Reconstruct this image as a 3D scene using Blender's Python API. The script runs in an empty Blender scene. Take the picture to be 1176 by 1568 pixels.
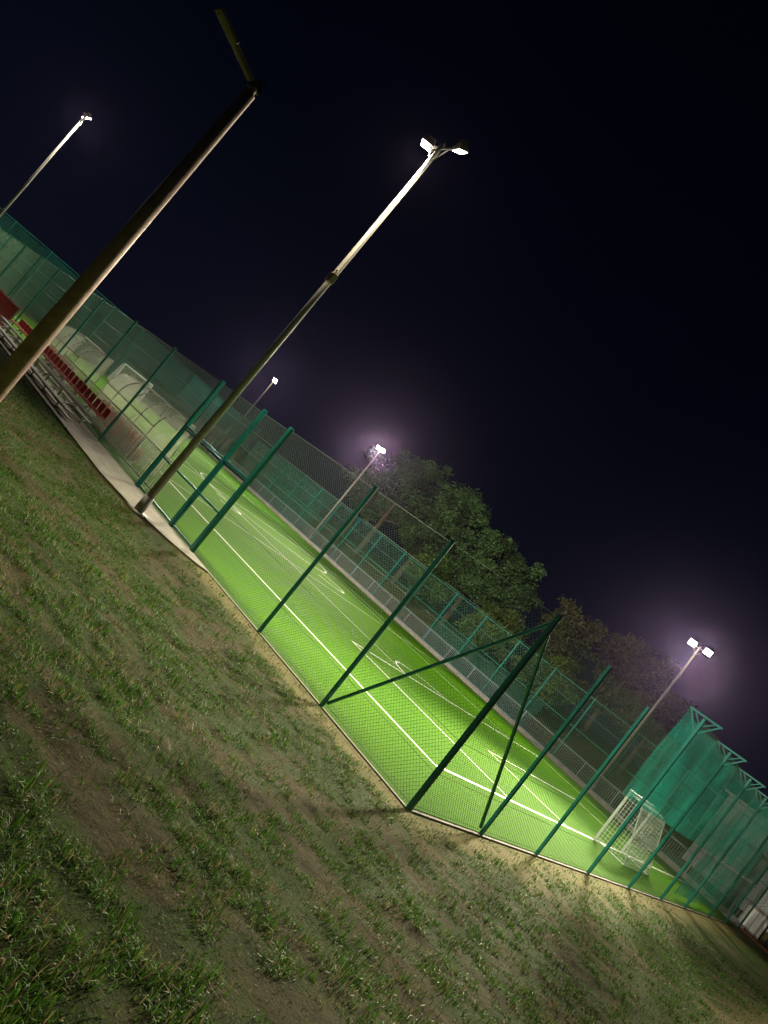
import bpy, math, random
import numpy as np
from mathutils import Vector, Matrix
random.seed(4); rng=np.random.default_rng(7)
D=bpy.data; S=bpy.context.scene; COL=S.collection
S.view_settings.view_transform='Standard'; S.view_settings.look='None'; S.view_settings.exposure=0

# ---------------------------------------------------------------- camera
f,pitch,roll,yaw=1091.9,.0532,.6803,-.7843
fw=Vector((math.sin(yaw)*math.cos(pitch),math.cos(yaw)*math.cos(pitch),math.sin(pitch)))
r0=Vector((math.cos(yaw),-math.sin(yaw),0)); u0=r0.cross(fw)
c,s=math.cos(roll),math.sin(roll)
Rv=c*r0+s*u0; Uv=-s*r0+c*u0
CAM=Vector((5.964,-10.733,2.913))
cd=D.cameras.new("camera"); cam=D.objects.new("camera",cd); COL.objects.link(cam)
m=Matrix((Rv,Uv,-fw)).transposed().to_4x4(); m.translation=CAM; cam.matrix_world=m
cd.sensor_fit='VERTICAL'; cd.sensor_height=36; cd.lens=f/1568*36; cd.clip_end=3000; cd.clip_start=.05
S.camera=cam

# ---------------------------------------------------------------- materials
def mat(name,col,rough=.6,metal=0,noise=0,nscale=5,bump=0,bscale=40,emit=None,estr=0,coat=0,spec=None):
    m=D.materials.new(name); m.use_nodes=True; nt=m.node_tree; b=nt.nodes['Principled BSDF']
    b.inputs['Base Color'].default_value=(*col,1); b.inputs['Roughness'].default_value=rough; b.inputs['Metallic'].default_value=metal
    if spec is not None: b.inputs['Specular IOR Level'].default_value=spec
    tc=nt.nodes.new('ShaderNodeTexCoord')
    if noise:
        n=nt.nodes.new('ShaderNodeTexNoise'); n.inputs['Scale'].default_value=nscale; n.inputs['Detail'].default_value=6; n.inputs['Roughness'].default_value=.65
        nt.links.new(tc.outputs['Object'],n.inputs['Vector'])
        r=nt.nodes.new('ShaderNodeValToRGB'); r.color_ramp.elements[0].position=.3; r.color_ramp.elements[1].position=.7
        r.color_ramp.elements[0].color=(*[max(0,x*(1-noise)) for x in col],1); r.color_ramp.elements[1].color=(*[min(1,x*(1+noise)) for x in col],1)
        nt.links.new(n.outputs['Fac'],r.inputs['Fac']); nt.links.new(r.outputs['Color'],b.inputs['Base Color'])
    if bump:
        n=nt.nodes.new('ShaderNodeTexNoise'); n.inputs['Scale'].default_value=bscale; n.inputs['Detail'].default_value=5
        nt.links.new(tc.outputs['Object'],n.inputs['Vector'])
        bp=nt.nodes.new('ShaderNodeBump'); bp.inputs['Strength'].default_value=bump; bp.inputs['Distance'].default_value=.03
        nt.links.new(n.outputs['Fac'],bp.inputs['Height']); nt.links.new(bp.outputs['Normal'],b.inputs['Normal'])
    if emit: b.inputs['Emission Color'].default_value=(*emit,1); b.inputs['Emission Strength'].default_value=estr
    return m
GREEN=mat("green_powder_coat",(.006,.18,.145),.4,0,.25,3)
WIRE=mat("coated_wire",(.15,.26,.16),.5,.1)
FARWIRE=mat("far_coated_wire",(.16,.34,.24),.5,.2)
GALV=mat("galvanised_steel",(.32,.29,.26),.55,.2,.18,6)
RUST=mat("weathered_brown_steel",(.50,.34,.29),.6,.1,.3,8,.2,30)
HEADM=mat("lamp_head_grey",(.40,.31,.26),.5,.2,.15,6)
DARK=mat("dark_steel",(.03,.03,.032),.5,.4)
WHITE=mat("white_paint",(.75,.76,.74),.5,0,.08,4)
LINEM=mat("line_turf_white",(.78,.80,.72),.85,0,.12,20)
CONC=mat("concrete",(.34,.31,.27),.85,0,.3,2.5,.4,50)
RED=mat("red_plastic",(.6,.03,.03),.4,0,.15,3)
REDT=mat("red_rubber_track",(.50,.13,.06),.9,0,.2,3,.3,90)
GREYR=mat("grey_railing_paint",(.28,.32,.35),.5,.3)
BARK=mat("bark",(.09,.065,.045),.9,0,.3,6,.5,20)
WOOD=mat("bench_plank",(.5,.48,.45),.6,0,.2,5)
LENS=mat("flood_lens",(.9,.9,.9),.3,0,emit=(1,.93,.8),estr=45)
LENSC=mat("flood_lens_far",(.9,.9,.9),.3,0,emit=(1,.86,.62),estr=60)

def sheetmat(name,col,trans,rough=.5,wscale=None,var=.15):
    m=D.materials.new(name); m.use_nodes=True; nt=m.node_tree; b=nt.nodes['Principled BSDF']; out=nt.nodes['Material Output']
    b.inputs['Base Color'].default_value=(*col,1); b.inputs['Roughness'].default_value=rough
    t=nt.nodes.new('ShaderNodeBsdfTransparent'); tl=nt.nodes.new('ShaderNodeBsdfTranslucent'); tl.inputs['Color'].default_value=(*col,1)
    mx=nt.nodes.new('ShaderNodeMixShader'); mx.inputs[0].default_value=.45
    nt.links.new(b.outputs[0],mx.inputs[1]); nt.links.new(tl.outputs[0],mx.inputs[2])
    m2=nt.nodes.new('ShaderNodeMixShader')
    tc=nt.nodes.new('ShaderNodeTexCoord'); n=nt.nodes.new('ShaderNodeTexNoise'); n.inputs['Scale'].default_value=wscale or .5; n.inputs['Detail'].default_value=4
    nt.links.new(tc.outputs['Object'],n.inputs['Vector'])
    mr=nt.nodes.new('ShaderNodeMapRange'); mr.inputs[1].default_value=.3; mr.inputs[2].default_value=.7; mr.inputs[3].default_value=max(0,trans-var); mr.inputs[4].default_value=min(1,trans+var)
    nt.links.new(n.outputs['Fac'],mr.inputs[0]); nt.links.new(mr.outputs[0],m2.inputs[0])
    nt.links.new(mx.outputs[0],m2.inputs[1]); nt.links.new(t.outputs[0],m2.inputs[2]); nt.links.new(m2.outputs[0],out.inputs[0])
    return m
NETG=sheetmat("green_ball_net",(.006,.13,.105),.42,.5,.9,.3)
NETD=sheetmat("dark_green_net",(.008,.16,.13),.5)
POLY=sheetmat("polycarbonate",(.6,.62,.52),.68,.2)
NETW=mat("white_net_cord",(.75,.75,.72),.7)

# ---------------------------------------------------------------- mesh builder
class MB:
    def __init__(s): s.v=[]; s.f=[]; s.n=0
    def add(s,v,f):
        v=np.asarray(v,float); s.v.append(v); s.f+= [tuple(i+s.n for i in q) for q in f]; s.n+=len(v)
    def tube(s,a,b,r,r2=None,n=8,cap=True,seg=1):
        a=np.array(a,float); b=np.array(b,float); r2=r if r2 is None else r2
        d=b-a; L=np.linalg.norm(d)
        if L<1e-6: return
        d/=L; q=np.array([0,0,1.]) if abs(d[2])<.9 else np.array([1.,0,0]); x=np.cross(d,q); x/=np.linalg.norm(x); y=np.cross(d,x)
        an=np.arange(n)*2*np.pi/n; ring=np.outer(np.cos(an),x)+np.outer(np.sin(an),y)
        t=np.linspace(0,1,seg+1)[:,None,None]
        v=(a+(b-a)*t+ring[None]*(r+(r2-r)*t)).reshape(-1,3)
        fs=[(k*n+i,k*n+(i+1)%n,(k+1)*n+(i+1)%n,(k+1)*n+i) for k in range(seg) for i in range(n)]
        if cap: fs+=[tuple(range(n))[::-1],tuple(range(n*seg,n*seg+n))]
        s.add(v,fs)
    def box(s,c,sz,M=None):
        h=np.array(sz)/2; v=np.array([[x,y,z] for x in(-1,1) for y in(-1,1) for z in(-1,1)])*h
        if M is not None: v=v@np.array(M.to_3x3()).T
        v=v+np.array(c); s.add(v,[(0,1,3,2),(4,6,7,5),(0,4,5,1),(2,3,7,6),(0,2,6,4),(1,5,7,3)])
    def beam(s,a,b,w,t):
        a=Vector(a);b=Vector(b); d=(b-a); L=d.length; q=d.to_track_quat('Z','Y').to_matrix()
        s.box((a+b)/2,(w,t,L),q)
    def obj(s,name,mt,parent=None,smooth=False,bevel=0):
        me=D.meshes.new(name); v=np.vstack(s.v); me.from_pydata(v.tolist(),[],s.f); me.update()
        me.materials.append(mt); o=D.objects.new(name,me); COL.objects.link(o)
        if smooth: me.polygons.foreach_set('use_smooth',[True]*len(me.polygons))
        if bevel:
            b=o.modifiers.new('b','BEVEL'); b.width=bevel; b.segments=2
        if parent: o.parent=parent
        return o
def empty(name):
    e=D.objects.new(name,None); COL.objects.link(e); return e

# ---------------------------------------------------------------- noise + terrain
P=rng.random((256,256))
def vn(x,y):
    xi=np.floor(x).astype(int); yi=np.floor(y).astype(int); fx=x-xi; fy=y-yi; fx=fx*fx*(3-2*fx); fy=fy*fy*(3-2*fy)
    g=lambda a,b:P[a%256,b%256]
    return (g(xi,yi)*(1-fx)+g(xi+1,yi)*fx)*(1-fy)+(g(xi,yi+1)*(1-fx)+g(xi+1,yi+1)*fx)*fy
def fbm(x,y,o=4):
    t=0;a=.5;n=0
    for i in range(o): t=t+a*vn(x*2**i+17*i,y*2**i+31*i); n+=a; a*=.5
    return t/n
def ss(x,a,b): t=np.clip((x-a)/(b-a),0,1); return t*t*(3-2*t)
def outd(x,y): return np.hypot(np.maximum(x,0),np.maximum(-y,0))
def hgt(x,y):
    d=outd(x,y)
    h=1.3*ss(d,1.6,12.5)*1.0
    bump=(fbm(x*.9,y*.9,3)-.5)*.11+(fbm(x*4,y*4,3)-.5)*.06
    h=h+bump*ss(d,.5,3.5)*np.clip(1-(d-25)/20,0.2,1)
    path=(y<0)&(y>-2.2)&(x<-7)
    h=np.where(path,h*.1,h)
    h=h+ss(y,36,52)*2.0*(x<200)
    h=h-.03*(d<=0.01)
    return h
def grassmask(x,y):
    d=outd(x,y)
    g=fbm(x*1.0+5,y*1.0+9,4)*.55+fbm(x*3.3,y*3.3,3)*.5
    g=.2+.8*ss(g,.36,.58)
    edge=.3+.5*fbm(x*1.3+40,y*1.3+7,3)
    g=g*(1-.75*np.exp(-((d-.3)/edge)**2))
    tr=np.exp(-(((x-4.6)-.25*np.sin(y*.5))/.55)**2)*ss(y,-4,1)
    g=g*(1-.85*tr)
    return g
def axis(lo,hi,st,far):
    a=list(np.arange(lo,hi,st)); v=hi;q=st
    while v<far: a.append(v); q*=1.25; v+=q
    a.append(far); v=lo;q=st;b=[]
    while v>-far: q*=1.25; v-=q; b.append(v)
    return np.array(sorted(set(b+a)))
xs=axis(-18,14,.09,900); ys=axis(-15,22,.09,900)
X,Y=np.meshgrid(xs,ys); Z=hgt(X,Y); nx,ny=len(xs),len(ys)
me=D.meshes.new("ground"); co=np.stack([X,Y,Z],-1).reshape(-1,3).astype(np.float32)
i=np.arange(nx-1)[None,:]+nx*np.arange(ny-1)[:,None]; q=np.stack([i,i+1,i+1+nx,i+nx],-1).reshape(-1,4)
me.vertices.add(len(co)); me.vertices.foreach_set('co',co.ravel())
me.loops.add(q.size); me.loops.foreach_set('vertex_index',q.ravel().astype(np.int32))
me.polygons.add(len(q)); me.polygons.foreach_set('loop_start',np.arange(0,q.size,4,dtype=np.int32)); me.polygons.foreach_set('loop_total',np.full(len(q),4,dtype=np.int32))
me.update(calc_edges=True); me.polygons.foreach_set('use_smooth',[True]*len(q))
gm=grassmask(X,Y).ravel(); ca=me.attributes.new('gmask','FLOAT','POINT'); ca.data.foreach_set('value',gm.astype(np.float32))
sd=np.exp(-((outd(X,Y).ravel()-.4)/.8)**2)+.8*np.exp(-(((X-4.6)/.7)**2)).ravel()*ss(Y,-3,1).ravel(); ca=me.attributes.new('sand','FLOAT','POINT'); ca.data.foreach_set('value',np.clip(sd,0,1).astype(np.float32))
ground=D.objects.new("ground",me); COL.objects.link(ground)
gmtl=D.materials.new("soil_and_grass"); gmtl.use_nodes=True; nt=gmtl.node_tree; b=nt.nodes['Principled BSDF']; b.inputs['Roughness'].default_value=.95; b.inputs['Specular IOR Level'].default_value=.1
N=nt.nodes.new; Lk=nt.links.new
tc=N('ShaderNodeTexCoord')
def noise(sc,det=6):
    n=N('ShaderNodeTexNoise'); n.inputs['Scale'].default_value=sc; n.inputs['Detail'].default_value=det; n.inputs['Roughness'].default_value=.7; Lk(tc.outputs['Object'],n.inputs['Vector']); return n
def ramp(src,c0,c1,p0=.3,p1=.7):
    r=N('ShaderNodeValToRGB'); r.color_ramp.elements[0].position=p0; r.color_ramp.elements[1].position=p1; r.color_ramp.elements[0].color=(*c0,1); r.color_ramp.elements[1].color=(*c1,1); Lk(src,r.inputs['Fac']); return r
def mix(fac,a,b_):
    x=N('ShaderNodeMix'); x.data_type='RGBA'; Lk(fac,x.inputs[0]); Lk(a,x.inputs[6]); Lk(b_,x.inputs[7]); return x.outputs[2]
soil=ramp(noise(11,8).outputs['Fac'],(.035,.026,.012),(.15,.105,.05))
sand=ramp(noise(14,8).outputs['Fac'],(.16,.14,.05),(.44,.37,.17))
grs=ramp(noise(26,8).outputs['Fac'],(.012,.034,.004),(.06,.125,.014))
a1=N('ShaderNodeAttribute'); a1.attribute_name='gmask'; a2=N('ShaderNodeAttribute'); a2.attribute_name='sand'
mul=N('ShaderNodeMath'); mul.operation='MULTIPLY'; mul.inputs[1].default_value=.85; Lk(a1.outputs['Fac'],mul.inputs[0])
mul2=N('ShaderNodeMath'); mul2.operation='MULTIPLY'; mul2.inputs[1].default_value=.9; Lk(a2.outputs['Fac'],mul2.inputs[0])
Lk(mix(mul.outputs[0],mix(mul2.outputs[0],soil.outputs[0],sand.outputs[0]),grs.outputs[0]),b.inputs['Base Color'])
bp=N('ShaderNodeBump'); bp.inputs['Strength'].default_value=1; bp.inputs['Distance'].default_value=.06; Lk(noise(28,8).outputs['Fac'],bp.inputs['Height']); Lk(bp.outputs['Normal'],b.inputs['Normal'])
me.materials.append(gmtl)

# ---------------------------------------------------------------- grass blades (one object)
NB=430000
ang=rng.uniform(-1.0,1.0,NB)+math.radians(135); 
rr=.9+27*rng.random(NB)**1.25
gx=CAM.x+rr*np.cos(ang); gy=CAM.y+rr*np.sin(ang)
clump=fbm(gx*4.3+2,gy*4.3+5,2)
keep=(outd(gx,gy)>.12)&(rng.random(NB)<(grassmask(gx,gy)*.9+.1)*(.3+ss(clump,.35,.6)))&~((gy>-1.9)&(gx<-8))
gx,gy,rr,clump=gx[keep],gy[keep],rr[keep],clump[keep]; n=len(gx); gz=hgt(gx,gy)-.005
ln=(.02+.05*rng.random(n)**1.5)*(.6+1.0*ss(clump,.35,.7)); tall=rng.random(n)<.02; ln=np.where(tall,ln*1.8,ln)
w=.0016+.0004*rr; az=rng.uniform(0,2*np.pi,n); lean=rng.uniform(.1,1.2,n)
dx,dy=np.cos(az),np.sin(az); sx,sy=-dy,dx
def pt(t,side):
    h=ln*t*np.cos(lean*t); o=ln*t*np.sin(lean*t); ww=w*side
    return np.stack([gx+dx*o+sx*ww,gy+dy*o+sy*ww,gz+h],-1)
V=np.stack([pt(0,-1),pt(0,1),pt(.55,.8),pt(.55,-.8),pt(1,0)],1).reshape(-1,3).astype(np.float32)
base=np.arange(n)*5
me=D.meshes.new("grass"); me.vertices.add(len(V)); me.vertices.foreach_set('co',V.ravel())
idx=np.stack([base,base+1,base+2,base+3,base+3,base+2,base+4],-1).astype(np.int32)
me.loops.add(idx.size); me.loops.foreach_set('vertex_index',idx.ravel())
ls=np.stack([np.arange(n)*7,np.arange(n)*7+4],-1).ravel().astype(np.int32); lt=np.tile([4,3],n).astype(np.int32)
me.polygons.add(2*n); me.polygons.foreach_set('loop_start',ls); me.polygons.foreach_set('loop_total',lt); me.update(calc_edges=True)
hue=rng.random(n); dry=(hue<.18)
colr=np.where(dry[:,None],np.array([.25,.20,.09]),np.array([.068,.175,.016])*(.35+1.0*rng.random(n))[:,None])
colr=np.repeat(np.concatenate([colr,np.ones((n,1))],1),5,0).astype(np.float32)
ca=me.color_attributes.new('bc','FLOAT_COLOR','POINT'); ca.data.foreach_set('color',colr.ravel())
GM=D.materials.new("grass_blades"); GM.use_nodes=True; nt=GM.node_tree; b=nt.nodes['Principled BSDF']; a=nt.nodes.new('ShaderNodeAttribute'); a.attribute_name='bc'
nt.links.new(a.outputs['Color'],b.inputs['Base Color']); b.inputs['Roughness'].default_value=.6; b.inputs['Specular IOR Level'].default_value=.25
tl=nt.nodes.new('ShaderNodeBsdfTranslucent'); nt.links.new(a.outputs['Color'],tl.inputs['Color']); mx=nt.nodes.new('ShaderNodeMixShader'); mx.inputs[0].default_value=.35
nt.links.new(b.outputs[0],mx.inputs[1]); nt.links.new(tl.outputs[0],mx.inputs[2]); nt.links.new(mx.outputs[0],nt.nodes['Material Output'].inputs[0])
me.materials.append(GM); COL.objects.link(D.objects.new("grass",me))

# ---------------------------------------------------------------- football pitch
XE=-61.; 
def sheet(name,x0,x1,y0,y1,z,mt,parent=None):
    mb=MB(); mb.add([(x0,y0,z),(x1,y0,z),(x1,y1,z),(x0,y1,z)],[(0,1,2,3)]); return mb.obj(name,mt,parent)
TURF=D.materials.new("artificial_turf"); TURF.use_nodes=True; nt=TURF.node_tree; N=nt.nodes.new; Lk=nt.links.new; b=nt.nodes['Principled BSDF']; tc=N('ShaderNodeTexCoord')
b.inputs['Roughness'].default_value=.9; b.inputs['Specular IOR Level'].default_value=.02
t1=ramp(noise(.25,5).outputs['Fac'],(.055,.18,.002),(.092,.24,.003)); t2=ramp(noise(60,4).outputs['Fac'],(.5,.5,.5),(1.25,1.25,1.0))
mm=N('ShaderNodeMix'); mm.data_type='RGBA'; mm.blend_type='MULTIPLY'; mm.inputs[0].default_value=1; Lk(t1.outputs[0],mm.inputs[6]); Lk(t2.outputs[0],mm.inputs[7]); Lk(mm.outputs[2],b.inputs['Base Color'])
bp=N('ShaderNodeBump'); bp.inputs['Strength'].default_value=.5; bp.inputs['Distance'].default_value=.02; Lk(noise(120,3).outputs['Fac'],bp.inputs['Height']); Lk(bp.outputs['Normal'],b.inputs['Normal'])
pitch_e=empty("football_pitch")
sheet("turf",XE,-.12,.12,31,0.0,TURF,pitch_e)
lm=MB(); zc=[.004]
def line(x0,y0,x1,y1,w=.1):
    d=np.array([x1-x0,y1-y0],float); L=np.hypot(*d); d/=L; nn=np.array([-d[1],d[0]])*w/2; z=zc[0]
    lm.add([(x0-nn[0],y0-nn[1],z),(x1-nn[0],y1-nn[1],z),(x1+nn[0],y1+nn[1],z),(x0+nn[0],y0+nn[1],z)],[(0,1,2,3)])
def arc(cx,cy,r,a0,a1,w=.1,n=40):
    z=zc[0]; a=np.radians(np.linspace(a0,a1,n)); v=[]
    for t in a: v+=[(cx+(r-w/2)*math.cos(t),cy+(r-w/2)*math.sin(t),z),(cx+(r+w/2)*math.cos(t),cy+(r+w/2)*math.sin(t),z)]
    lm.add(v,[(2*i,2*i+1,2*i+3,2*i+2) for i in range(n-1)])
line(-58,4.25,-2.5,4.25,.12); line(-58,30,-2.5,30,.12)
zc[0]=.008; line(-2.5,4.19,-2.5,30.06,.12); line(-58,4.2,-58,30.05,.12)
line(-10.5,8.6,-10.5,26.6); line(-30,4.2,-30,30)
zc[0]=.012; line(-10.55,8.6,-2.5,8.6); line(-10.55,26.6,-2.5,26.6); arc(-30,17.6,5,0,360,n=80)
zc[0]=.016; line(-6.2,13,-6.2,22.2,.08); arc(-10.5,14,1.6,90,270,.1); arc(-23.5,18.4,1.4,-60,150,.12); arc(-26.3,11.5,1.2,-40,170,.12)
zc[0]=.020; line(-6.2,13,-2.5,13,.08); line(-6.2,22.2,-2.5,22.2,.08); line(-58,12.3,-10.5,12.3,.07); line(-58,22.5,-10.5,22.5,.07)
zc[0]=.024; line(-20,4.3,-20,30,.07); line(-40,4.3,-40,30,.07); line(-46,4.3,-46,30,.07)
lm.obj("markings",LINEM,pitch_e)
sheet("running_track",XE-2,6.8,31.0,32.3,.006,REDT)
kb=MB(); kb.box(((XE-1)/2,31.02,.03),(abs(XE)+1,.08,.1)); kb.box(((XE-1)/2,32.36,.06),(abs(XE)+1,.1,.16)); kb.obj("track_kerb",CONC,bevel=.01)

# ---------------------------------------------------------------- concrete path on the left
pm=MB(); pv=[(-60,-.12),(-60,-1.9),(-12,-1.9),(-10.4,-1.65),(-8.9,-1.0),(-8.2,-.45),(-8.0,-.12)]
top=[(x,y,.05) for x,y in pv]; bot=[(x,y,-.1) for x,y in pv]; k=len(pv)
pm.add(top+bot,[tuple(range(k))]+[(i,i+k,(i+1)%k+k,(i+1)%k) for i in range(k)]); pm.obj("path",CONC,bevel=.012)

# ---------------------------------------------------------------- chain link
def wires(mb,p0,p1,z0,z1,sp,r,hz=()):
    p0=np.array(p0,float);p1=np.array(p1,float); L=np.linalg.norm(p1-p0); d=(p1-p0)/L; H=z1-z0
    nrm=np.array([-d[1],d[0],0])
    def pt(s_,z): return np.array([p0[0]+d[0]*s_,p0[1]+d[1]*s_,z0+z])
    k=np.arange(-H,L,sp)
    for sg in (1,-1):
        for s0 in k:
            a,bb=s0,s0+H; za,zb=0,H
            if a<0: za=-a; a=0
            if bb>L: zb=H-(bb-L); bb=L
            if zb-za<.02: continue
            A=pt(a,za if sg>0 else H-za); B=pt(bb,zb if sg>0 else H-zb)
            mb.tube(A+nrm*r*sg,B+nrm*r*sg,r,n=3,cap=False,seg=max(1,int((zb-za)/.3)))
    for z in hz: mb.tube(pt(0,z)+nrm*r*2,pt(L,z)+nrm*r*2,r*1.8,n=4,cap=False)

fence=empty("chain_link_fence")
A_=[2.78,5.42,9.26,10.75,13.5,17.4,21.4,25.5,29.2,32.8,36.6,40.4,44.2,48,52,56,60]
B_=[2.73,5.55]; B2=[9.05,12.7,16.4,19.78,24.08,27.6,31]
posts=MB()
posts.box((0,0,2.02),(.09,.09,4.1))
for a in A_:
    wd=.13 if a in(9.26,10.75,13.5) else .075
    posts.box((-a,0,2.02),(wd,.07 if wd<.1 else .11,4.1))
for bb in B_: posts.box((0,bb,2.02),(.07,.075,4.1))
for bb in B2: posts.box((0,bb,2.45),(.08,.085,4.95))
posts.beam((-.03,.07,3.93),(-2.75,.07,.12),.055,.055); posts.beam((-.07,.03,3.93),(-.07,2.7,.12),.055,.055)
for a in A_: posts.box((-a,0,4.075),(.1,.1,.02))
posts.obj("posts",GREEN,fence,bevel=.008)
br=MB()
for bb in B2:
    for sg in(1,-1): br.beam((0,bb,4.45),(sg*.42,bb,4.98),.04,.04)
    br.beam((-.46,bb,4.98),(.46,bb,4.98),.05,.05)
    for sg in(1,-1): br.beam((sg*.3,bb,4.98),(sg*.02,bb,4.7),.03,.03)
br.obj("net_brackets",GREEN,fence)
wm=MB(); hz=(.06,.7,1.35,2.0,2.65,3.3,3.98)
wires(wm,(0,.05,0),(-9.26,.05,0),.03,4,.085,.0022,hz)
wires(wm,(-9.26,.05,0),(-13.5,.05,0),2.3,4,.085,.0022,(.02,.6,1.1,1.68))
wires(wm,(-13.5,.05,0),(-60,.05,0),.03,4,.1,.0028,hz)
wires(wm,(-.05,0,0),(-.05,9.05,0),.03,4,.085,.0022,hz)
wires(wm,(-.05,9.05,0),(-.05,31,0),.03,4.9,.1,.0028,(*hz,4.85))
wm.obj("wire_mesh",WIRE,fence)
ft=MB(); ft.box((-30,0,-.01),(60.1,.06,.06)); ft.box((0,15.6,-.01),(.06,31,.06)); ft.obj("footing",CONC,fence)

# gate leaves
gate=empty("fence_gate"); g=MB()
for x0,x1 in((-9.36,-10.66),(-10.84,-13.4)):
    for x in(x0,x1): g.box((x,.0,1.17),(.06,.05,2.2))
    for z in(.1,1.2,2.25): g.box(((x0+x1)/2,0.0,z),(abs(x1-x0)-.07,.045,.055))
g.box((-10.62,-.05,1.1),(.1,.06,.28))
g.box((-11.38,0,2.33),(4.2,.07,.07))
g.obj("frame",GREEN,gate,bevel=.005)
g=MB(); wires(g,(-9.36,-.02,0),(-10.66,-.02,0),.1,2.25,.085,.0022); wires(g,(-10.84,-.02,0),(-13.4,-.02,0),.1,2.25,.085,.0022); g.obj("mesh",WIRE,gate)
g=MB(); g.tube((-10.6,-.14,1.1),(-10.6,-.02,1.1),.012); g.tube((-10.6,-.14,1.1),(-10.48,-.14,1.1),.012); g.obj("handle",DARK,gate)

def hangnet(name,p0,p1,z0,z1,mt,amp=.12,parent=None,nu=160,nv=16):
    p0=np.array(p0,float);p1=np.array(p1,float); d=p1-p0; L=np.linalg.norm(d); d/=L; nr=np.array([-d[1],d[0]])
    v=[];
    for j in range(nv+1):
        for i in range(nu+1):
            s_=i/nu*L; t=j/nv; o=amp*(math.sin(s_*1.7)+.5*math.sin(s_*4.1+t*3)+.25*math.sin(s_*11+t*5))*(1-.6*t); sag=.12*abs(math.sin(s_*math.pi/3.6))*t
            q=p0+d*s_+nr*o; v.append((q[0],q[1],z0+(z1-z0)*t-sag))
    mb=MB(); mb.add(v,[(j*(nu+1)+i,j*(nu+1)+i+1,(j+1)*(nu+1)+i+1,(j+1)*(nu+1)+i) for j in range(nv) for i in range(nu)])
    return mb.obj(name,mt,parent,smooth=True)
bn=empty("ball_stop_net")
hangnet("net_upper",(-.45,9.0),(-.45,31),2.1,4.95,NETG,.12,bn); hangnet("net_lower",(-.5,19.8),(-.5,31),.15,2.08,NETG,.08,bn)

# ---------------------------------------------------------------- far side fence, railing, end fence
ff=empty("far_fence"); g=MB()
for x in np.arange(-61,0.1,3.4): g.box((x,34.2,2.3),(.1,.1,4.6))
for z in(.1,2.3,4.5): g.box((-30.5,34.2,z),(61,.05,.05))
g.obj("posts",GREEN,ff)
g=MB(); wires(g,(-61,34.26,0),(0,34.26,0),.05,4.55,.2,.007,(1.1,3.4)); g.obj("wire_mesh",FARWIRE,ff)
hangnet("windscreen",(-61,34.35),(-46,34.35),.1,4.4,NETD,.02,ff); hangnet("windscreen_panel",(-27,34.35),(-16,34.35),.1,2.2,NETD,.02,ff)
ef=empty("end_fence"); g=MB()
for y in np.arange(0,34.3,3.4): g.box((-62,y,2.8),(.1,.1,5.6))
g.box((-62,17.1,5.55),(.05,34,.05)); g.box((-62,17.1,2.8),(.05,34,.05)); g.obj("posts",GREEN,ef)
hangnet("windscreen",(-61.9,0),(-61.9,34),.1,5.5,NETD,.05,ef)
rl=MB()
for x in np.arange(-61,-.5,.14): rl.box((x,33.0,.62),(.02,.02,1.0))
for x in np.arange(-61,-.5,2.5): rl.box((x,33.0,.6),(.06,.06,1.2))
for z in(.12,1.13): rl.box((-30.7,33.0,z),(60.6,.045,.045))
rl.obj("railing",GREYR)

# ---------------------------------------------------------------- goals
def goal(name,x,y,W,H,depth,sgn,axis_='y'):
    e=empty(name); g=MB()
    def T(u,d,z): return (x+sgn*d,y+u,z)
    for u in(0,W): g.beam(T(u,0,0),T(u,0,H),.08,.08); g.tube(T(u,0,H-.03),T(u,depth*.45,H-.05),.02); g.tube(T(u,depth*.45,H-.05),T(u,depth,0.03),.02); g.tube(T(u,0,.03),T(u,depth,.03),.02)
    g.beam(T(-.04,0,H+.04),T(W+.04,0,H+.04),.08,.08); g.tube(T(0,depth,.03),T(W,depth,.03),.02); g.tube(T(0,depth*.45,H-.05),T(W,depth*.45,H-.05),.015)
    g.obj("frame",WHITE,e)
    nn=MB(); sp=.13
    prof=[(0,H),(depth*.45,H-.05),(depth,.03)]
    P_=[]; 
    for a,b2 in zip(prof[:-1],prof[1:]):
        L=math.hypot(b2[0]-a[0],b2[1]-a[1]); k=max(2,int(L/sp))
        P_+=[(a[0]+(b2[0]-a[0])*i/k,a[1]+(b2[1]-a[1])*i/k) for i in range(k)]
    P_.append(prof[-1])
    nu=int(W/sp)
    for i in range(nu+1):
        u=W*i/nu
        for a,b2 in zip(P_[:-1],P_[1:]): nn.tube(T(u,*a),T(u,*b2),.009,n=3,cap=False)
    for a in P_: nn.tube(T(0,*a),T(W,*a),.009,n=3,cap=False)
    for u in(0,W):
        for k in range(1,int(H/sp)):
            z=k*sp; dm=depth*.45+(depth*.55)*(H-.05-z)/(H-.08) if z<H-.05 else depth*.45
            nn.tube(T(u,0,z),T(u,dm,z),.009,n=3,cap=False)
        for k in range(1,int(depth/sp)):
            dd=k*sp; zm=H-.05 if dd<depth*.45 else (H-.05)*(depth-dd)/(depth*.55)
            nn.tube(T(u,dd,.03),T(u,dd,zm),.009,n=3,cap=False)
    nn.obj("net",NETW,e); return e
goal("handball_goal",-2.6,16.1,3.2,2.05,1.2,1)
goal("handball_goal",-57.9,16,3.2,2.05,1.1,-1)

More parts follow.
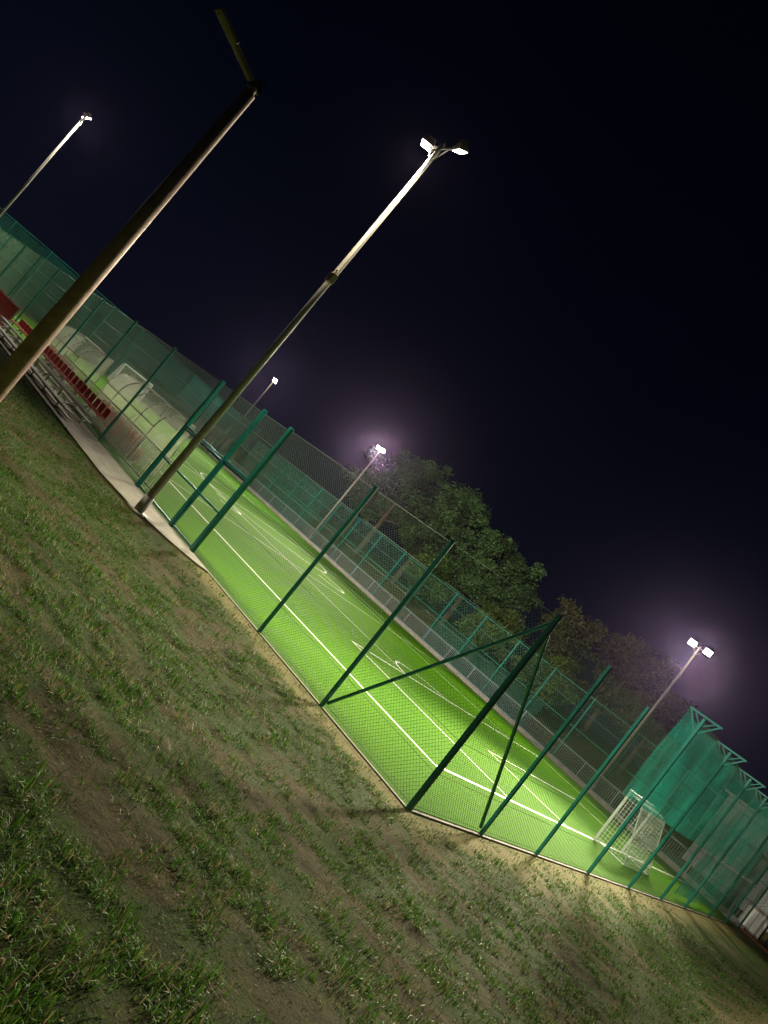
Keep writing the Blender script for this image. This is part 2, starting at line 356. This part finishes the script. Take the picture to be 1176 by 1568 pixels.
# ---------------------------------------------------------------- dugouts
def dugout(x0,x1,y,H,dep=1.3):
    e=empty("team_dugout"); fr=MB(); sh=MB(); se=MB()
    n=9; prof=[(0,0),(0,H*.62)]+[(dep*.55*(1-math.cos(t)),H*.62+H*.38*math.sin(t)) for t in np.linspace(.25,math.pi/2,n-3)]+[(dep,H)]
    k=max(2,int(abs(x1-x0)/1.3)); X_=np.linspace(x0,x1,k+1)
    for x in X_:
        for a,b2 in zip(prof[:-1],prof[1:]): fr.tube((x,y+a[0],a[1]),(x,y+b2[0],b2[1]),.03,n=6)
    for a in (prof[0],prof[1],prof[-1]): fr.tube((x0,y+a[0],a[1]+.02),(x1,y+a[0],a[1]+.02),.03,n=6)
    for x in(x0,x1): fr.tube((x,y+dep,0),(x,y+dep,H),.025,n=6); fr.tube((x,y,.03),(x,y+dep,.03),.02,n=6)
    for a,b2 in zip(prof[:-1],prof[1:]): sh.add([(x0,y+a[0]-.02,a[1]),(x1,y+a[0]-.02,a[1]),(x1,y+b2[0]-.02,b2[1]),(x0,y+b2[0]-.02,b2[1])],[(0,1,2,3)])
    for x in(x0,x1): sh.add([(x,y+a[0],a[1]) for a in prof]+[(x,y+dep,0)],[tuple(range(len(prof)+1))])
    for i in range(int(abs(x1-x0)/.55)):
        xx=min(x0,x1)+.35+i*.55; se.box((xx,y+.45,.45),(.42,.4,.05)); se.box((xx,y+.25,.68),(.42,.05,.42))
    se.box(((x0+x1)/2,y+.45,.22),(abs(x1-x0)-.3,.08,.4))
    fr.obj("frame",GALV,e,True); sh.obj("shell",POLY,e); se.obj("seats",RED,e)
dugout(-18,-23.4,1.5,2.35); dugout(-27.6,-32.3,1.5,2.2)

# ---------------------------------------------------------------- bleachers + seats + barrier
bl=empty("bleacher"); g=MB(); h=MB()
for i,(yy,z) in enumerate(((-1.5,.32),(-1.0,.6))):
    g.box((-24,yy,z),(14,.3,.05)); g.box((-24,yy+.16,z-.2),(14,.22,.04))
for x in np.arange(-30.8,-17,1.8):
    for yy,z in((-1.5,.3),(-1.0,.58)): h.beam((x,yy,.05),(x,yy,z),.05,.05)
    h.beam((x,-1.6,.07),(x,-.5,.07),.05,.05); h.beam((x,-1.55,.25),(x,-.6,.72),.045,.045); h.beam((x,-.55,.05),(x,-.55,.7),.05,.05)
g.obj("planks",WOOD,bl,bevel=.01); h.obj("frame",GALV,bl)
h=MB()
for x in np.arange(-30.6,-17,.55):
    h.box((x,-.56,.76),(.42,.38,.05)); h.box((x,-.38,.94),(.42,.05,.32))
h.obj("seats",RED,bl,bevel=.02)
rb=empty("red_barrier"); g=MB(); h=MB()
for x in np.arange(-50,-31,2.2): g.box((x,-.6,.75),(2.1,.04,1.2))
for x in np.arange(-51.1,-29.9,2.2): h.box((x,-.6,.75),(.06,.07,1.5))
g.obj("panels",RED,rb); h.obj("posts",GALV,rb)
tr=MB()
for x in np.arange(-27,-13.8,.16): tr.box((x,.75,.6),(.025,.025,1.1))
for z in(.1,1.15): tr.box((-20.4,.75,z),(13.2,.05,.05))
tr.obj("spectator_railing",GALV)

# ---------------------------------------------------------------- floodlight poles
def spot(name,loc,target,W,ang,blend,col,rad,parent):
    l=D.lights.new(name,'SPOT'); l.energy=W; l.spot_size=math.radians(ang); l.spot_blend=blend; l.color=col; l.shadow_soft_size=rad
    o=D.objects.new(name,l); COL.objects.link(o); o.location=loc; o.rotation_euler=(Vector(target)-Vector(loc)).to_track_quat('-Z','Y').to_euler(); o.parent=parent
def flood(x,y,H,heads,r=.1,box=False,lens=LENS,sc=1.,span=.55,rad=.2):
    e=empty("floodlight_pole"); g=MB(); g.box((x,y,.02),(.5,.5,.08)); g.tube((x,y,0),(x,y,.5),r*1.25,n=16); g.tube((x,y,.45),(x,y,H),r,r*.55,16); g.tube((x,y,H-.02),(x,y,H+.12),r*.6,r*.3,12)
    g.tube((x-span,y,H-.05),(x+span,y,H-.05),.035,n=8)
    for sg in(1,-1): g.tube((x+sg*span*.7,y,H-.05),(x,y,H-.55),.02,n=6)
    g.obj("pole",GALV,e,True)
    hs=MB(); ls=MB()
    for i,(ox,nrm,beams) in enumerate(heads):
        nv=Vector(nrm).normalized(); q=nv.to_track_quat('Z','Y').to_matrix(); c0=Vector((x+ox,y,H+.02))+Vector((nv.x,nv.y,0))*.12
        hs.box(c0,(.42*sc,.34*sc,.10),q); hs.box(c0-nv*.09,(.3*sc,.22*sc,.1),q); hs.beam(Vector((x+ox,y,H-.05)),c0-nv*.05,.04,.04)
        for k in range(5): hs.box(c0-nv*.17+(q@Vector(((k-2)*.055*sc,0,0))),(.012,.2*sc,.09),q)
        ls.box(c0+nv*.055,(.36*sc,.28*sc,.02),q)
        for j,(tgt,W,ang,*cl) in enumerate(beams):
            spot("beam_%d_%d"%(i,j),c0+nv*(.1+rad*.5),tgt,W,ang,1,cl[0] if cl else (1,.93,.76),rad,e)
    hs.obj("heads",HEADM,e,bevel=.01); ls.obj("lens",lens,e)
    if box:
        g=MB(); g.box((x+.12,y-.08,7.6),(.2,.16,.26)); g.tube((x+.05,y-.05,7.75),(x+.3,y-.2,7.8),.03); g.obj("junction_box",HEADM,e,bevel=.01)
dn=(.1,.55,-1); WY=(1,.9,.62)
flood(-10,-1.46,12.1,[(.68,dn,[((-7,20,0),15000,130),((-34,46,6.5),50000,55)]),(-.6,(.1,-.1,-1),[((-5,-1.6,0),5200,105,WY)])],.105,True,sc=.85)  # narrow strong beam is an addition to brighten the trees
flood(-43,-1.4,12.1,[(.5,dn,[((-36,20,0),13000,130),((-46,46,6.5),30000,60)]),(-.4,dn,[((-55,14,0),7500,140),((-28,-2,0),5000,140)])],.105,sc=.85)  # tree beam and outward path beam are added fill from the same heads
fn=(.35,-.9,-.55)
flood(-10,33.5,10.8,[(.52,fn,[((-2,5,0),170000,30,WY),((4,15,0),26000,60,WY)]),(-.52,fn,[((-14,8,0),19000,115)])],.12,lens=LENSC,sc=1.15,rad=1.5)  # wider warm beam is added fill for the bank on the right
flood(-43.6,33.5,10.8,[(.36,fn,[((-12,2,0),85000,46,WY)]),(-.36,fn,[((-43,8,0),15000,120)])],.12,lens=LENSC,sc=1.2,rad=1.4)
flood(-65.5,33.5,11.1,[(.3,fn,[((-40,5,0),22000,90)])],.12,lens=LENSC,sc=1.5,rad=1.2)

# unlit street lamp near the camera
e=empty("street_lamp"); g=MB(); lx,ly=-2.8,-8.0; gz0=float(hgt(np.array([lx]),np.array([ly]))[0])
g.tube((lx,ly,gz0-.1),(lx,ly,gz0+.35),.135,.13,20); g.tube((lx,ly,gz0+.33),(lx,ly,6.15),.12,.075,20); g.tube((lx,ly,6.1),(lx,ly,6.28),.05,n=12); g.obj("pole",RUST,e,True)
g=MB(); g.tube((lx,ly+.08,6.25),(lx,ly-.08,6.24),.045,n=12); g.box((lx,ly+.02,6.3),(.1,.06,.12)); g.obj("clamp",DARK,e)
g=MB(); M1=Matrix.Rotation(math.radians(-14),3,'X'); g.box((lx,ly-.28,6.31),(.1,.42,.06),M1); g.box((lx,ly-.62,6.40),(.16,.36,.05),M1); g.box((lx,ly-.62,6.375),(.12,.3,.02),M1); g.obj("head",HEADM,e,bevel=.012)

# ---------------------------------------------------------------- right-hand cabinet, railing, building
e=empty("electrical_cabinet"); g=MB(); g.box((.1,32.9,.62),(1.1,.6,1.15)); g.box((.1,32.9,1.22),(1.2,.7,.06)); g.obj("body",CONC,e,bevel=.015)
g=MB(); g.box((-.15,32.59,.62),(.5,.02,.95)); g.box((.38,32.59,.62),(.5,.02,.95)); g.obj("doors",WHITE,e)
g=MB()
for x in np.arange(.9,14,.14): g.box((x,33.3,.7),(.025,.025,1.3))
for x in np.arange(.9,14,2.6): g.box((x,33.3,.75),(.07,.07,1.5))
for z in(.15,1.35): g.box((7.4,33.3,z),(13.1,.05,.05))
g.obj("boundary_railing",DARK)
e=empty("sports_building"); g=MB(); g.box((4.5,42,2.5),(20,5,5.2)); 
for x in np.arange(-5.4,14.5,.4): g.box((x,39.48,2.5),(.09,.05,5.1))
g.obj("walls",mat("cladding",(.55,.56,.56),.6,0,.1,2),e)
g=MB(); g.box((4.5,42,5.18),(20.6,5.6,.16)); g.obj("roof",HEADM,e)
g=MB(); g.box((3,39.44,1.1),(1,.06,2.1)); g.box((8,39.44,2.2),(1.6,.06,1)); g.obj("door_and_window",DARK,e)

# ---------------------------------------------------------------- trees
LEAF=D.materials.new("foliage"); LEAF.use_nodes=True; nt=LEAF.node_tree; b=nt.nodes['Principled BSDF']; a=nt.nodes.new('ShaderNodeAttribute'); a.attribute_name='lc'
nt.links.new(a.outputs['Color'],b.inputs['Base Color']); b.inputs['Roughness'].default_value=.7
tl=nt.nodes.new('ShaderNodeBsdfTranslucent'); nt.links.new(a.outputs['Color'],tl.inputs['Color']); mx=nt.nodes.new('ShaderNodeMixShader'); mx.inputs[0].default_value=.3
nt.links.new(b.outputs[0],mx.inputs[1]); nt.links.new(tl.outputs[0],mx.inputs[2]); nt.links.new(mx.outputs[0],nt.nodes['Material Output'].inputs[0])
def tree(x,y,H,W,nl=12000,tint=(.065,.125,.035),leaf=.17):
    e=empty("deciduous_tree"); z0=float(hgt(np.array([x]),np.array([y]))[0]); t=MB(); tips=[]
    th=H*.25; t.tube((x,y,z0-.2),(x,y,z0+th),W*.04,W*.03,10)
    top=Vector((x+random.uniform(-.3,.3),y,z0+H*.8)); t.tube((x,y,z0+th-.05),top,W*.03,.05,8)
    for i in range(20):
        zz=z0+th+(H*.58)*random.random(); an=random.uniform(0,6.283); rl=W*.5*random.uniform(.5,1)*(1-.55*max(0,(zz-z0)/H-.45)/.55)
        a0=Vector((x,y,zz)); b0=a0+Vector((math.cos(an)*rl,math.sin(an)*rl,rl*random.uniform(.2,.8))); t.tube(a0,b0,W*.011,.02,6); tips.append(b0); tips.append(a0.lerp(b0,.6))
        for k in range(2):
            c0=a0.lerp(b0,.5+.2*k); d0=c0+Vector((random.uniform(-1,1),random.uniform(-1,1),random.uniform(-.3,1)))*W*.16; t.tube(c0,d0,.04,.012,5); tips.append(d0)
    tips.append(top); t.obj("trunk",BARK,e)
    nc=len(tips); cen=np.array([list(p) for p in tips]); rad=rng.uniform(.07,.15,nc)*W; cb=rng.uniform(.5,1.4,nc)
    ci=rng.integers(0,nc,nl); dirs=rng.normal(size=(nl,3)); dirs/=np.linalg.norm(dirs,axis=1)[:,None]
    pos=cen[ci]+dirs*(rad[ci]*rng.random(nl)**.45)[:,None]*np.array([1,1,.75])
    pos+=rng.normal(size=(nl,3))*.12
    s1=rng.normal(size=(nl,3)); s1/=np.linalg.norm(s1,axis=1)[:,None]; s2=np.cross(s1,rng.normal(size=(nl,3))); s2/=np.linalg.norm(s2,axis=1)[:,None]
    sz=(leaf*rng.uniform(.5,1.2,nl))[:,None]; V=np.stack([pos-s1*sz,pos+s2*sz*.5,pos+s1*sz,pos-s2*sz*.5],1).reshape(-1,3).astype(np.float32)
    me=D.meshes.new("crown"); me.vertices.add(len(V)); me.vertices.foreach_set('co',V.ravel()); me.loops.add(4*nl); me.loops.foreach_set('vertex_index',np.arange(4*nl,dtype=np.int32))
    me.polygons.add(nl); me.polygons.foreach_set('loop_start',np.arange(0,4*nl,4,dtype=np.int32)); me.polygons.foreach_set('loop_total',np.full(nl,4,dtype=np.int32)); me.update(calc_edges=True)
    cc=np.array(tint)*(cb[ci]*rng.uniform(.6,1.3,nl))[:,None]; cc=np.repeat(np.concatenate([cc,np.ones((nl,1))],1),4,0).astype(np.float32)
    at=me.color_attributes.new('lc','FLOAT_COLOR','POINT'); at.data.foreach_set('color',cc.ravel()); me.materials.append(LEAF)
    o=D.objects.new("crown",me); COL.objects.link(o); o.parent=e
for a in [(-55,47,13,9),(-50,46,14.5,9.5),(-44,47,13.5,9),(-39.5,45,13,8.5),(-35,46,11,8),(-30.5,45,10.5,6.5),(-24,47,9.5,7,9000,(.09,.09,.03)),(-19,49,9.5,7,9000,(.09,.085,.035)),(-14,47,8,6,9000,(.08,.09,.03)),(-27,41,5.5,5.5,8000,(.10,.15,.02)),(-36,41,6,5.5,8000,(.08,.14,.02)),(-20,40.5,5,5.5,8000,(.10,.15,.02)),(-80,9,6,5,5000),(-82,5,5,5,5000)]: tree(*a)

# ---------------------------------------------------------------- added scatter volume, tinted violet to put a halo around the floodlights
hz_=D.materials.new("lamp_halo"); hz_.use_nodes=True; nt=hz_.node_tree; nt.nodes.remove(nt.nodes['Principled BSDF'])
vs=nt.nodes.new('ShaderNodeVolumeScatter'); vs.inputs['Density'].default_value=.000036; vs.inputs['Anisotropy'].default_value=.9; vs.inputs['Color'].default_value=(.62,.46,1,1); nt.links.new(vs.outputs[0],nt.nodes['Material Output'].inputs['Volume'])
g=MB(); g.box((-30,20,9),(120,90,20)); g.obj("lamp_halo_volume",hz_)

# ---------------------------------------------------------------- night sky
w=D.worlds.new("World"); S.world=w; w.use_nodes=True; nt=w.node_tree; N=nt.nodes.new; Lk=nt.links.new; bg=nt.nodes['Background']
tc=N('ShaderNodeTexCoord'); sp=N('ShaderNodeSeparateXYZ'); Lk(tc.outputs['Generated'],sp.inputs[0])
r=N('ShaderNodeValToRGB'); cr=r.color_ramp; cr.elements[0].position=0; cr.elements[0].color=(.0036,.0040,.0095,1); cr.elements[1].position=.8; cr.elements[1].color=(.0003,.0005,.0017,1)
for p_,c_ in((.12,(.0020,.0028,.0070)),(.3,(.0009,.0017,.0048)),(.5,(.0005,.0010,.0032))): q=cr.elements.new(p_); q.color=(*c_,1)
n=N('ShaderNodeTexNoise'); n.inputs['Scale'].default_value=2.2; n.inputs['Detail'].default_value=3; Lk(tc.outputs['Generated'],n.inputs['Vector'])
mr=N('ShaderNodeMapRange'); mr.inputs[3].default_value=.7; mr.inputs[4].default_value=1.35; Lk(n.outputs['Fac'],mr.inputs[0])
Lk(sp.outputs['Z'],r.inputs['Fac']); Lk(r.outputs['Color'],bg.inputs['Color']); Lk(mr.outputs[0],bg.inputs['Strength'])
